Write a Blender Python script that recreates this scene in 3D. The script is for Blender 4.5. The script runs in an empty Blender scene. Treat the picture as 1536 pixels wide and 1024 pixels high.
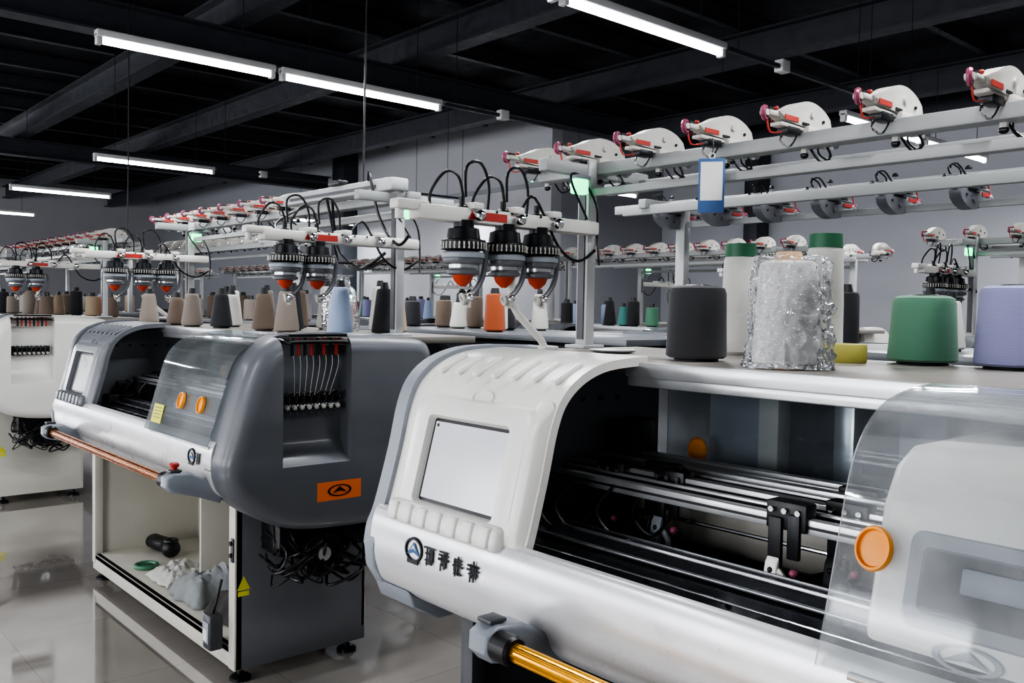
import bpy, bmesh, math, random
from mathutils import Vector, Matrix, noise
random.seed(7)
scene=bpy.context.scene
col=scene.collection

# ---------------------------------------------------------------- materials
def M(name,c,rough=.5,metal=0,var=.06,scale=9,bump=0,bscale=60,coat=0,emit=0,ecol=None,spec=.5):
    m=bpy.data.materials.new(name); m.use_nodes=True
    nt=m.node_tree; p=nt.nodes['Principled BSDF']
    p.inputs['Metallic'].default_value=metal
    p.inputs['Coat Weight'].default_value=coat
    p.inputs['Coat Roughness'].default_value=.15
    p.inputs['Specular IOR Level'].default_value=spec
    tc=nt.nodes.new('ShaderNodeTexCoord')
    nz=nt.nodes.new('ShaderNodeTexNoise'); nz.inputs['Scale'].default_value=scale; nz.inputs['Detail'].default_value=4
    nt.links.new(tc.outputs['Object'],nz.inputs['Vector'])
    mx=nt.nodes.new('ShaderNodeMix'); mx.data_type='RGBA'
    mx.inputs[6].default_value=(*[max(0,x*(1-var)) for x in c],1)
    mx.inputs[7].default_value=(*[min(1,x*(1+var)) for x in c],1)
    nt.links.new(nz.outputs['Fac'],mx.inputs[0]); nt.links.new(mx.outputs[2],p.inputs['Base Color'])
    rg=nt.nodes.new('ShaderNodeMapRange'); rg.inputs[1].default_value=.3; rg.inputs[2].default_value=.7
    rg.inputs[3].default_value=rough*.85; rg.inputs[4].default_value=min(1,rough*1.2)
    nt.links.new(nz.outputs['Fac'],rg.inputs[0]); nt.links.new(rg.outputs[0],p.inputs['Roughness'])
    if bump:
        n2=nt.nodes.new('ShaderNodeTexNoise'); n2.inputs['Scale'].default_value=bscale
        nt.links.new(tc.outputs['Object'],n2.inputs['Vector'])
        b=nt.nodes.new('ShaderNodeBump'); b.inputs['Strength'].default_value=bump; b.inputs['Distance'].default_value=.005
        nt.links.new(n2.outputs['Fac'],b.inputs['Height']); nt.links.new(b.outputs['Normal'],p.inputs['Normal'])
    if emit:
        p.inputs['Emission Color'].default_value=(*(ecol or c),1); p.inputs['Emission Strength'].default_value=emit
    return m
def yarn(name,c):
    m=bpy.data.materials.new(name); m.use_nodes=True
    nt=m.node_tree; p=nt.nodes['Principled BSDF']; p.inputs['Roughness'].default_value=.85
    p.inputs['Sheen Weight'].default_value=.2
    tc=nt.nodes.new('ShaderNodeTexCoord')
    w=nt.nodes.new('ShaderNodeTexWave'); w.bands_direction='Z'; w.inputs['Scale'].default_value=110; w.inputs['Distortion'].default_value=2.5; w.inputs['Detail'].default_value=2
    nt.links.new(tc.outputs['Object'],w.inputs['Vector'])
    mx=nt.nodes.new('ShaderNodeMix'); mx.data_type='RGBA'
    mx.inputs[6].default_value=(*[x*.8 for x in c],1); mx.inputs[7].default_value=(*[min(1,x*1.08) for x in c],1)
    nt.links.new(w.outputs['Fac'],mx.inputs[0]); nt.links.new(mx.outputs[2],p.inputs['Base Color'])
    b=nt.nodes.new('ShaderNodeBump'); b.inputs['Strength'].default_value=.35; b.inputs['Distance'].default_value=.0015
    nt.links.new(w.outputs['Fac'],b.inputs['Height']); nt.links.new(b.outputs['Normal'],p.inputs['Normal'])
    return m
def clear(name,tint,haze,hcol,refl=.5,rough=.04,nscale=3,hazevar=.5,bump=0):
    m=bpy.data.materials.new(name); m.use_nodes=True
    nt=m.node_tree; nt.nodes.clear()
    o=nt.nodes.new('ShaderNodeOutputMaterial'); t=nt.nodes.new('ShaderNodeBsdfTransparent'); t.inputs[0].default_value=(*tint,1)
    g=nt.nodes.new('ShaderNodeBsdfGlossy'); g.inputs['Roughness'].default_value=rough; g.inputs['Color'].default_value=(.9,.92,.95,1)
    d=nt.nodes.new('ShaderNodeBsdfDiffuse'); d.inputs[0].default_value=(*hcol,1)
    tc=nt.nodes.new('ShaderNodeTexCoord'); nz=nt.nodes.new('ShaderNodeTexNoise'); nz.inputs['Scale'].default_value=nscale; nz.inputs['Detail'].default_value=5
    nt.links.new(tc.outputs['Object'],nz.inputs['Vector'])
    mr=nt.nodes.new('ShaderNodeMapRange'); mr.inputs[1].default_value=.35; mr.inputs[2].default_value=.7
    mr.inputs[3].default_value=haze*(1-hazevar); mr.inputs[4].default_value=haze*(1+hazevar)
    nt.links.new(nz.outputs['Fac'],mr.inputs[0])
    m1=nt.nodes.new('ShaderNodeMixShader'); nt.links.new(mr.outputs[0],m1.inputs[0]); nt.links.new(t.outputs[0],m1.inputs[1]); nt.links.new(d.outputs[0],m1.inputs[2])
    lw=nt.nodes.new('ShaderNodeFresnel'); lw.inputs[0].default_value=1.45
    mu=nt.nodes.new('ShaderNodeMath'); mu.operation='MULTIPLY_ADD'; mu.inputs[1].default_value=refl*1.5; mu.inputs[2].default_value=refl*.03; mu.use_clamp=True
    nt.links.new(lw.outputs[0],mu.inputs[0])
    m2=nt.nodes.new('ShaderNodeMixShader'); nt.links.new(mu.outputs[0],m2.inputs[0]); nt.links.new(m1.outputs[0],m2.inputs[1]); nt.links.new(g.outputs[0],m2.inputs[2])
    nt.links.new(m2.outputs[0],o.inputs[0])
    if bump:
        v=nt.nodes.new('ShaderNodeTexVoronoi'); v.inputs['Scale'].default_value=26
        wz=nt.nodes.new('ShaderNodeTexNoise'); wz.inputs['Scale'].default_value=12; wz.inputs['Detail'].default_value=3
        nt.links.new(tc.outputs['Object'],wz.inputs['Vector'])
        ad=nt.nodes.new('ShaderNodeMixRGB'); ad.inputs[0].default_value=.25
        nt.links.new(tc.outputs['Object'],ad.inputs[1]); nt.links.new(wz.outputs['Color'],ad.inputs[2]); nt.links.new(ad.outputs[0],v.inputs['Vector'])
        b=nt.nodes.new('ShaderNodeBump'); b.inputs['Strength'].default_value=bump; b.inputs['Distance'].default_value=.012
        nt.links.new(v.outputs['Distance'],b.inputs['Height'])
        nt.links.new(b.outputs['Normal'],g.inputs['Normal'])
    return m

WHITE=M('white_plastic',(.80,.785,.745),.34,coat=.15,var=.035,scale=5)
CREAM=M('cream_paint',(.58,.56,.50),.5,var=.07,scale=5)
SILVER=M('silver_paint',(.72,.72,.73),.3,metal=.4,var=.03)
GRAYBLUE=M('grayblue_plastic',(.118,.126,.140),.42,coat=.15,var=.06)
HOODG=M('hood_gray_plastic',(.17,.18,.195),.35,coat=.2,var=.05)
TRIMG=M('trim_gray',(.28,.305,.34),.4,var=.05)
DRUM=M('drum_gray',(.14,.145,.16),.35,metal=.2,var=.05)
DGRAY=M('dark_gray_plastic',(.065,.068,.075),.4,var=.05)
BASEG=M('base_gray_paint',(.15,.158,.172),.5,var=.08,scale=5)
BLACK=M('black_plastic',(.010,.010,.012),.4)
IRON=M('dark_iron',(.025,.027,.03),.35,metal=.6,var=.2)
BED=M('bed_steel',(.075,.08,.09),.25,metal=.8,var=.15,scale=25)
BEDL=M('bed_steel_bright',(.34,.35,.37),.3,metal=.8,var=.15,scale=25)
ALU=M('aluminium',(.6,.61,.62),.32,metal=.7,var=.05)
CHROME=M('chrome',(.75,.76,.78),.15,metal=1,var=.03)
STANDM=M('stand_paint',(.30,.31,.31),.42,var=.07)
STANDL=M('stand_paint_light',(.43,.44,.44),.42,var=.07)
UNITW=M('tensioner_ivory',(.50,.485,.45),.5,var=.12,scale=20)
ARMW=M('feeder_arm_ivory',(.62,.61,.58),.45,var=.08,scale=20)
RED=M('red_plastic',(.42,.04,.03),.4)
ORED=M('orange_red_cap',(.45,.05,.015),.4)
MAUVE=M('mauve_ring',(.30,.07,.13),.3)
ORANGE=M('orange_plastic',(.9,.33,.03),.35)
GOLD=M('gold_bar',(.98,.48,.05),.2,metal=.85,var=.05)
COPPER=M('copper_bar',(.45,.17,.07),.25,metal=.8,var=.05)
TABLE=M('table_laminate',(.23,.212,.19),.42,var=.20,scale=5)
SCREEN=M('screen_lcd',(.50,.51,.54),.15,emit=.28,ecol=(.78,.79,.83))
SCREEND=M('screen_dark',(.035,.042,.045),.25)
STICK=M('orange_sticker',(.75,.16,.02),.5)
YEL=M('yellow_label',(.75,.72,.08),.6)
YELD=M('yellow_tape_faded',(.55,.50,.22),.6)
GRN=M('green_lamp',(.1,.8,.4),.4,emit=2.6,ecol=(.12,1,.42))
TUBE=M('tube_glow',(1,1,1),.4,emit=12,ecol=(.95,.98,1))
LIGHTH=M('fixture_white',(.6,.6,.6),.5)
BEAMM=M('roof_steel',(.05,.054,.066),.45,metal=.2,var=.2)
CEIL=M('roof_dark',(.017,.019,.026),.6,var=.3)
PAPER=M('paper_white',(.7,.7,.68),.7)
BLUEP=M('card_blue',(.06,.13,.30),.6)
CLEAR=clear('clear_cover',(.95,.97,.97),.13,(.78,.83,.83),refl=.55)
CLEAR1=clear('clear_cover_scuff_glare',(.97,.98,.98),.16,(.92,.94,.97),refl=.5,nscale=5,hazevar=.6)  # white haze imitates bright reflections as well as scuffs
CLEARB=clear('clear_rear',(.9,.93,.95),.05,(.6,.65,.7),refl=.5)
FILM=clear('plastic_film',(.97,.97,.97),.10,(.92,.92,.92),refl=.7,rough=.12,nscale=40,hazevar=.8,bump=1)

# ---------------------------------------------------------------- builder
def cat(pts,k=4):
    pts=[Vector(p) for p in pts]; out=[]
    for i in range(len(pts)-1):
        p0=pts[max(i-1,0)];p1=pts[i];p2=pts[i+1];p3=pts[min(i+2,len(pts)-1)]
        for j in range(k):
            t=j/k
            out.append(.5*((2*p1)+(p2-p0)*t+(2*p0-5*p1+4*p2-p3)*t*t+(3*p1-p0-3*p2+p3)*t**3))
    out.append(pts[-1]); return out
class B:
    def __init__(s): s.v=[];s.f=[];s.m=[];s.mats=[]
    def mi(s,m):
        if m not in s.mats: s.mats.append(m)
        return s.mats.index(m)
    def add(s,vs,fs,m,T=None):
        o=len(s.v); k=s.mi(m)
        for v in vs:
            v=Vector(v)
            if T is not None: v=T@v
            s.v.append(v)
        for f in fs:
            s.f.append([i+o for i in f]); s.m.append(k)
    def addbm(s,bm,m,T=None):
        bm.verts.ensure_lookup_table(); bm.verts.index_update()
        s.add([v.co.copy() for v in bm.verts],[[v.index for v in f.verts] for f in bm.faces],m,T); bm.free()
    def box(s,c,d,m,bev=0,T=None,seg=2):
        if bev:
            bm=bmesh.new(); bmesh.ops.create_cube(bm,size=1)
            for v in bm.verts: v.co=Vector((v.co.x*d[0],v.co.y*d[1],v.co.z*d[2]))
            bmesh.ops.bevel(bm,geom=bm.edges[:],offset=min(bev,min(d)*.49),segments=seg,profile=.5,affect='EDGES')
            for v in bm.verts: v.co+=Vector(c)
            s.addbm(bm,m,T)
        else:
            x,y,z=[q/2 for q in d]; c=Vector(c)
            vs=[c+Vector((a*x,b*y,e*z)) for a in(-1,1) for b in(-1,1) for e in(-1,1)]
            s.add(vs,[(0,1,3,2),(4,6,7,5),(0,4,5,1),(2,3,7,6),(0,2,6,4),(1,5,7,3)],m,T)
    def bb(s,x0,x1,y0,y1,z0,z1,m,bev=0,T=None): s.box(((x0+x1)/2,(y0+y1)/2,(z0+z1)/2),(abs(x1-x0),abs(y1-y0),abs(z1-z0)),m,bev,T)
    def rings(s,rs,m,T=None,caps=True,closed=False):
        n=len(rs[0]); vs=[v for r in rs for v in r]; fs=[]
        R=len(rs)
        for i in range(R if closed else R-1):
            a=i*n;b=((i+1)%R)*n
            for j in range(n):
                k=(j+1)%n; fs.append((a+j,a+k,b+k,b+j))
        if caps and not closed:
            fs.append(list(range(n))[::-1]); fs.append([(R-1)*n+j for j in range(n)])
        s.add(vs,fs,m,T)
    def cyl(s,p0,p1,r,m,r1=None,n=18,T=None):
        p0=Vector(p0);p1=Vector(p1);r1=r if r1 is None else r1
        q=(p1-p0).to_track_quat('Z','Y')
        s.rings([[p+q@Vector((math.cos(2*math.pi*j/n)*rr,math.sin(2*math.pi*j/n)*rr,0)) for j in range(n)] for p,rr in((p0,r),(p1,r1))],m,T)
    def lathe(s,c,prof,m,n=28,d=(0,0,1),T=None):
        q=Vector(d).to_track_quat('Z','Y'); c=Vector(c)
        s.rings([[c+q@Vector((math.cos(2*math.pi*j/n)*r,math.sin(2*math.pi*j/n)*r,h)) for j in range(n)] for r,h in prof],m,T)
    def tube(s,pts,r,m,n=8,k=5,T=None,sm=True):
        P=cat(pts,k) if sm and len(pts)>2 else [Vector(p) for p in pts]
        rs=[];nrm=None
        for i,p in enumerate(P):
            t=(P[min(i+1,len(P)-1)]-P[max(i-1,0)]).normalized()
            if nrm is None: nrm=t.orthogonal().normalized()
            else:
                nrm=(nrm-t*nrm.dot(t)); nrm=nrm.normalized() if nrm.length>1e-6 else t.orthogonal().normalized()
            b=t.cross(nrm)
            rs.append([p+(nrm*math.cos(2*math.pi*j/n)+b*math.sin(2*math.pi*j/n))*r for j in range(n)])
        s.rings(rs,m,T)
    def torus(s,c,R,r,m,d=(0,0,1),n=20,k=8,T=None):
        q=Vector(d).to_track_quat('Z','Y'); c=Vector(c)
        s.rings([[c+q@Vector((math.cos(a)*(R+r*math.cos(2*math.pi*j/k)),math.sin(a)*(R+r*math.cos(2*math.pi*j/k)),r*math.sin(2*math.pi*j/k))) for j in range(k)] for a in [2*math.pi*i/n for i in range(n)]],m,T,closed=True)
    def ball(s,c,r,m,sc=(1,1,1),n=14,T=None):
        c=Vector(c); rs=[]
        for i in range(1,9):
            a=math.pi*i/9
            rs.append([c+Vector((math.sin(a)*math.cos(2*math.pi*j/n)*r*sc[0],math.sin(a)*math.sin(2*math.pi*j/n)*r*sc[1],-math.cos(a)*r*sc[2])) for j in range(n)])
        s.rings(rs,m,T)
    def extr(s,poly,x0,x1,m,bev=0,T=None,seg=3,end=None):
        bm=bmesh.new()
        a=[bm.verts.new((x0,p[0],p[1])) for p in poly]; b=[bm.verts.new((x1,p[0],p[1])) for p in poly]
        n=len(poly); bm.faces.new(a); bm.faces.new(b[::-1])
        for i in range(n): bm.faces.new((a[i],b[i],b[(i+1)%n],a[(i+1)%n]))
        if bev:
            es=[e for e in bm.edges if abs(e.verts[0].co.x-e.verts[1].co.x)<1e-6 and (end is None or abs(e.verts[0].co.x-end)<1e-6)]
            bmesh.ops.bevel(bm,geom=es,offset=bev,segments=seg,profile=.5,affect='EDGES',clamp_overlap=True)
        s.addbm(bm,m,T)
    def sheet(s,pl,x0,x1,m,th=.02,bev=0):
        P=[Vector((p[0],p[1])) for p in pl]; inn=[]
        for i,p in enumerate(P):
            t=(P[min(i+1,len(P)-1)]-P[max(i-1,0)]).normalized()
            inn.append(p+Vector((t.y,-t.x))*th)
        s.extr(P+inn[::-1],x0,x1,m,bev)
    def mesh(s,name,ang=38):
        me=bpy.data.meshes.new(name); me.from_pydata([tuple(v) for v in s.v],[],s.f)
        for m in s.mats: me.materials.append(m)
        me.polygons.foreach_set('material_index',s.m)
        me.polygons.foreach_set('use_smooth',[True]*len(s.f))
        bm=bmesh.new(); bm.from_mesh(me); bmesh.ops.recalc_face_normals(bm,faces=bm.faces[:]); bm.to_mesh(me); bm.free()
        me.set_sharp_from_angle(angle=math.radians(ang)); me.update(); return me
    def obj(s,name,parent=None,loc=(0,0,0),rz=0,ang=38):
        return put(s.mesh(name,ang),name,parent,loc,rz)
def put(me,name,parent=None,loc=(0,0,0),rz=0):
    o=bpy.data.objects.new(name,me); col.objects.link(o); o.location=loc; o.rotation_euler=(0,0,rz)
    if parent: o.parent=parent
    return o
def empty(name,loc,rz=0):
    e=bpy.data.objects.new(name,None); e.empty_display_size=.2; col.objects.link(e); e.location=loc; e.rotation_euler=(0,0,rz); return e
def boolcut(me,cut):
    a=bpy.data.objects.new('a',me); b=bpy.data.objects.new('b',cut); col.objects.link(a); col.objects.link(b)
    md=a.modifiers.new('c','BOOLEAN'); md.operation='DIFFERENCE'; md.object=b; md.solver='EXACT'
    dg=bpy.context.evaluated_depsgraph_get(); dg.update()
    r=bpy.data.meshes.new_from_object(a.evaluated_get(dg)); bpy.data.objects.remove(a); bpy.data.objects.remove(b)
    r.set_sharp_from_angle(angle=math.radians(38)); return r

# ---------------------------------------------------------------- knitting machine parts (local: x along, y depth, z height)
L=2.28; TZ=1.47
def FP(x,s,off=0):   # frame on sloping front plane
    o=Vector((x,.06+.251*s-.968*off,1.06+.968*s+.251*off))
    R=Matrix(((1,0,0),(0,.251,-.968),(0,.968,.251))).to_4x4()
    return Matrix.Translation(o)@R
def TP(x,y,z,ty,tz):  # frame tangent to profile (ty,tz)
    tv=Vector((0,ty,tz)).normalized(); nv=Vector((1,0,0)).cross(tv)
    R=Matrix(((1,tv.x,nv.x),(0,tv.y,nv.y),(0,tv.z,nv.z))).to_4x4()
    return Matrix.Translation((x,y,z))@R
def rr(w,h,r,z,n=5,cx=0,cy=0):
    out=[]
    for qx,qy,a0 in((1,1,0),(-1,1,90),(-1,-1,180),(1,-1,270)):
        for i in range(n):
            a=math.radians(a0+90*i/(n-1)); out.append(Vector((cx+qx*(w/2-r)+qx*r*abs(math.cos(a)),cy+qy*(h/2-r)+qy*r*abs(math.sin(a)),z)))
    return out
HOODP=cat([(.024,1.030),(.055,1.060),(.10,1.21),(.13,1.33),(.165,1.40),(.23,1.45),(.32,1.478),(.46,1.487)],5)
COVP=cat([(.026,1.05),(.05,1.12),(.085,1.24),(.115,1.34),(.15,1.40),(.21,1.445),(.30,1.468),(.42,1.478)],5)
BEAMP=cat([(.055,1.075),(.038,1.068),(.024,1.035),(.018,.98),(.026,.92),(.052,.87),(.11,.83),(.18,.805)],4)
INNERP=[(.12,.98),(.14,1.05),(.16,1.20),(.18,1.33),(.22,1.40),(.30,1.44),(.78,1.44),(.78,.98)]

def part_body(st):
    b=B(); I=st['inm']
    b.extr([tuple(p) for p in BEAMP]+[(.84,.80),(.84,.84),(.20,.86),(.12,.93),(.09,1.03)],.03,L-.1,st['beam'])
    b.extr([(.10,1.03),(.14,.99),(.22,.975),(.80,.975),(.80,.95),(.12,.95)],.04,L-.12,BED)
    b.bb(.04,L-.12,.80,.86,.84,1.10,I,.004)
    b.bb(.04,L-.12,.60,.66,.975,1.115,I,.004)
    for k in range(9): b.cyl((.5+.2*k,.598,1.06),(.5+.2*k,.601,1.06),.006,IRON,n=8)
    b.bb(.37,L-.14,.585,.60,.985,1.005,IRON,.003)
    b.bb(-.10,L+.0,.44,1.22,TZ-.03,TZ,st['table'],.004)
    b.bb(.55,L-.1,.425,.44,TZ-.034,TZ+.003,ALU,.003)
    b.bb(.55,L-.1,.435,.50,TZ-.058,TZ-.032,ALU,.004)
    for x in(.04,.68,1.45,L-.17):
        b.bb(x,x+.06,.82,.88,1.10,TZ-.03,I,.003)
    b.bb(.46,.64,.90,.95,1.0,TZ-.03,TRIMG,.01); b.bb(.84,.90,.92,.98,1.0,TZ-.03,ALU,.01)
    b.bb(1.0,1.12,.95,1.0,1.0,TZ-.03,TRIMG,.01)
    for k in range(6): b.box((1.22,.95,1.16+.035*k),(.12,.06,.018),TRIMG,.004)
    b.bb(.04,L-.12,.86,1.18,.95,1.0,st['cap'],.004)
    b.extr([(.86,.80),(1.12,.80),(1.19,.86),(1.21,1.0),(1.19,1.30),(1.14,1.42),(1.10,1.44),(1.08,1.44),(1.12,1.38),(1.16,1.28),(1.17,1.0),(1.10,.84),(.86,.84)],.0,L-.1,st['cap'])
    b.extr(INNERP,.35,.37,BASEG)
    for i in range(6): b.cyl((.37,.25+.07*i,1.36),(.376,.25+.07*i,1.36),.006,BLACK,n=8)
    b.bb(.37,.46,.18,.36,1.0,1.10,BLACK,.006); b.bb(.37,.43,.55,.7,1.02,1.3,BLACK,.006)
    b.box((.43,.27,1.14),(.06,.08,.06),IRON,.008)
    return b
def part_bed():
    b=B()
    b.extr([(.115,1.0),(.25,1.062),(.262,1.072),(.25,1.078),(.23,1.072),(.11,1.012)],.38,L-.14,BED)
    b.extr([(.43,.985),(.30,1.058),(.292,1.070),(.30,1.076),(.32,1.070),(.435,.998)],.38,L-.14,BED)
    b.bb(.38,L-.14,.20,.212,1.064,1.070,BEDL,.002)
    b.bb(.38,L-.14,.252,.260,1.06,1.084,BEDL,.002); b.bb(.38,L-.14,.294,.300,1.05,1.082,BEDL,.002)
    for i,x in enumerate([.45+.2*k for k in range(9)]):
        b.cyl((x,.17,1.035),(x,.167,1.046),.006,BLACK,n=8)
    b.cyl((.1,.13,1.06),(L-.14,.13,1.06),.003,CHROME,n=8)
    b.cyl((.38,.46,1.10),(L-.14,.46,1.10),.005,CHROME,n=8)
    return b
def part_rails():
    b=B()
    for y,z,w,h in((.35,1.178,.024,.030),(.395,1.19,.012,.018),(.44,1.195,.030,.028),(.50,1.20,.012,.018),(.545,1.20,.030,.028),(.60,1.20,.014,.02),(.65,1.20,.03,.028)):
        b.bb(.37,L-.13,y-w/2,y+w/2,z-h/2,z+h/2,ALU,.003)
        b.bb(.37,L-.13,y-w/2-.001,y-w/2,z-.003,z+.003,BLACK)
    def carrier(x,y,tip):
        b.bb(x-.045,x+.045,y-.022,y+.02,1.165,1.222,BLACK,.004)
        b.bb(x-.035,x-.005,y-.030,y-.018,1.09,1.19,BLACK,.003); b.bb(x+.008,x+.035,y-.030,y-.018,1.11,1.20,IRON,.003)
        for k in(-.03,0,.03): b.cyl((x+k,y-.022,1.205),(x+k,y-.03,1.205),.006,CHROME,n=10)
        b.extr([(y-.042,1.10),(y-.034,1.11),(y-.03,1.10),(y-.036,1.05),(y-.052,1.02),(y-.058,1.03)],x-.032,x-.004,tip,.003)
        b.tube([(x-.02,y-.035,1.08),(x-.028,y-.05,1.04),(x-.01,.285,1.01+.06)],.007,tip,n=6)
        b.tube([(x-.005,y-.035,1.085),(x+.022,y-.045,1.06),(x+.020,y-.05,1.035),(x+.0,y-.055,1.02)],.007,tip,n=6)
        b.tube([(x-.02,y-.035,1.055),(x+.0,y-.05,1.045),(x+.02,y-.04,1.06)],.004,BLACK,n=6)
        b.ball((x+.026,y-.03,1.085),.009,MAUVE); b.ball((x-.018,y-.042,1.085),.007,BLACK)
    carrier(.53,.42,IRON); carrier(.62,.50,BLACK); carrier(.70,.44,TRIMG)
    carrier(1.07,.35,WHITE); carrier(1.15,.44,BLACK); carrier(1.09,.60,BLACK)
    for x,y in((.46,.28),(.50,.3),(.66,.40),(.60,.34)):
        b.tube([(x,y,1.18),(x-.02,y-.04,1.12),(x+.03,y-.03,1.07),(x+.05,y+.02,1.11)],.004,BLACK,n=6)
    return b
def glyph(b,x,z,w,h,y,m,n=5):
    for i in range(n):
        if i%2==0: b.box((x+w/2,y,z+h*(.08+.84*random.random())),(w*random.uniform(.5,1),.002,h*.09),m)
        else: b.box((x+w*(.15+.7*random.random()),y,z+h/2),(w*.11,.002,h*random.uniform(.5,1)),m)
    b.box((x+w*.3,y,z+h*.15),(w*.10,.002,h*.35),m,T=None)
def part_console(st):
    b=B(); H=st['hood']
    b.sheet(HOODP,.045,.595,H,.022,bev=.006)
    outer=[tuple(p) for p in cat([(.014,.96),(.024,1.02),(.048,1.075),(.090,1.22),(.118,1.34),(.153,1.41),(.22,1.460),(.32,1.488),(.44,1.494)],4)]
    b.extr(outer+[(.60,1.49),(.60,.84),(.18,.80),(.10,.825),(.048,.865),(.020,.91)],.0,.048,st['trim'],.010)
    b.extr([(.05,.868),(.11,.826),(.24,.80),(.26,.775),(.15,.775),(.07,.82)],.0,.16,st['trim'],.006)
    def fr(loops,m,T): b.rings(loops,m,T,caps=False)
    cx=.335;T=FP(cx,.155)
    fr([rr(.48,.335,.045,-.004,cx=.005),rr(.455,.315,.04,.024,cx=.004),rr(.43,.29,.03,.030,cx=.002),rr(.315,.225,.014,.030),rr(.30,.21,.008,.010)],H,T)
    b.box((-.0,.0,.008),(.31,.22,.008),BLACK,T=T)
    b.box((0,0,.012),(.285,.195,.004),st['screen'],T=T)
    b.bb(-.135,-.128,.084,.092,.014,.0155,SCREEND,T=T)
    T2=FP(.560,.15,.0)
    b.rings([rr(.06,.38,.02,-.004),rr(.045,.30,.02,.022),rr(.02,.2,.009,.03)],H,T2)
    T3=FP(cx-.01,.0)
    b.box((-.0,.012,.026),(.44,.06,.05),H,.02,T=T3,seg=4)
    for i in range(7):
        b.box((-.18+.06*i,.012,.050),(.034,.048,.016),H,.007,T=T3,seg=3)
    T4=TP(.33,.150,1.375,.05,.08)
    b.rings([[Vector((.042*k*math.cos(a),.022*k*math.sin(a),h)) for a in [2*math.pi*i/20 for i in range(20)]] for k,h in((1.05,-.003),(1,.006),(.85,.006),(.8,-.002))],H,T4,caps=False)
    for i in range(7):
        b.box((0,0,.002),(.02,.10,.014),H,.006,T=TP(.11+.073*i,.225,1.447,.13,.062),seg=3)
    return b
def part_logo(x0,n,m):
    b=B(); random.seed(23)
    T=Matrix.Translation((x0,.014,.962))@Matrix.Rotation(math.radians(-3),4,'X')
    c=[[Vector((.036*k*math.cos(a),h,.035+.030*k*math.sin(a))) for a in [2*math.pi*i/20 for i in range(20)]] for k,h in((1.05,.004),(1,-.002),(.85,-.002),(.8,.004))]
    b.rings(c,m,T,caps=False)
    b.add([(-.028,-.0,.02),(0,-.0,.055),(.028,-.0,.02),(0,-.0,.028)],[(0,1,2,3)],BLUEP,T); b.box((0,-.001,.006),(.045,.003,.010),m,T=T)
    b.add([(-.012,-.001,.033),(0,-.001,.048),(.012,-.001,.033),(0,-.001,.038)],[(0,1,2,3)],PAPER,T)
    bb=B()
    for i in range(n):
        glyph(bb,.044+.056*i,.010,.046,.050,-.001,m,8)
    b.add(bb.v,bb.f,m,T)
    return b
def part_reflection_carriage():  # white carriage shape stands in for the bright reflection in the clear cover
    b=B()
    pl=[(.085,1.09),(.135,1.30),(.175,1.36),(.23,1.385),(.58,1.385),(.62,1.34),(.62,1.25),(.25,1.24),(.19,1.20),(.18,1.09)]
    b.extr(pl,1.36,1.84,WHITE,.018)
    T=FP(1.58,.145,-.0135)
    b.rings([rr(.33,.15,.02,-.004),rr(.32,.14,.018,.008),rr(.28,.10,.012,.008),rr(.27,.09,.01,.001)],TRIMG,T,caps=False)
    b.box((0,0,.001),(.28,.10,.003),DGRAY,T=T); b.box((.02,.01,.006),(.20,.04,.012),TRIMG,.005,T=T)
    T=FP(1.52,.045,-.0135)
    b.rings([[Vector((.05*k*math.cos(a),.020*k*math.sin(a),h)) for a in [2*math.pi*i/24 for i in range(24)]] for k,h in((1,-.002),(1,.003),(.8,.003),(.8,-.002))],TRIMG,T,caps=False)
    b.add([(-.035,-.008,.003),(0,.014,.003),(.035,-.008,.003),(0,-.002,.003)],[(0,1,2,3)],TRIMG,T)
    return b
def part_cover(x0,x1,m):
    b=B()
    b.sheet([(p.x-.012,p.y) for p in COVP],x0,x1,m,.004)
    b.bb(x0+.05,x1,.020,.040,1.04,1.052,ALU,.002)
    return b
def part_rearcover():
    b=B(); b.bb(.38,L-.16,.81,.814,1.13,TZ-.03,CLEARB)
    return b
def handle(b,x,s,off=.036):
    T=FP(x,s,off)
    b.rings([[Vector((.029*k*math.cos(a),.035*k*math.sin(a),h)) for a in [2*math.pi*i/28 for i in range(28)]] for k,h in((1,0),(1.02,.006),(.95,.012),(.85,.012),(.78,.005),(.3,.006))],ORANGE,T)
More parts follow.
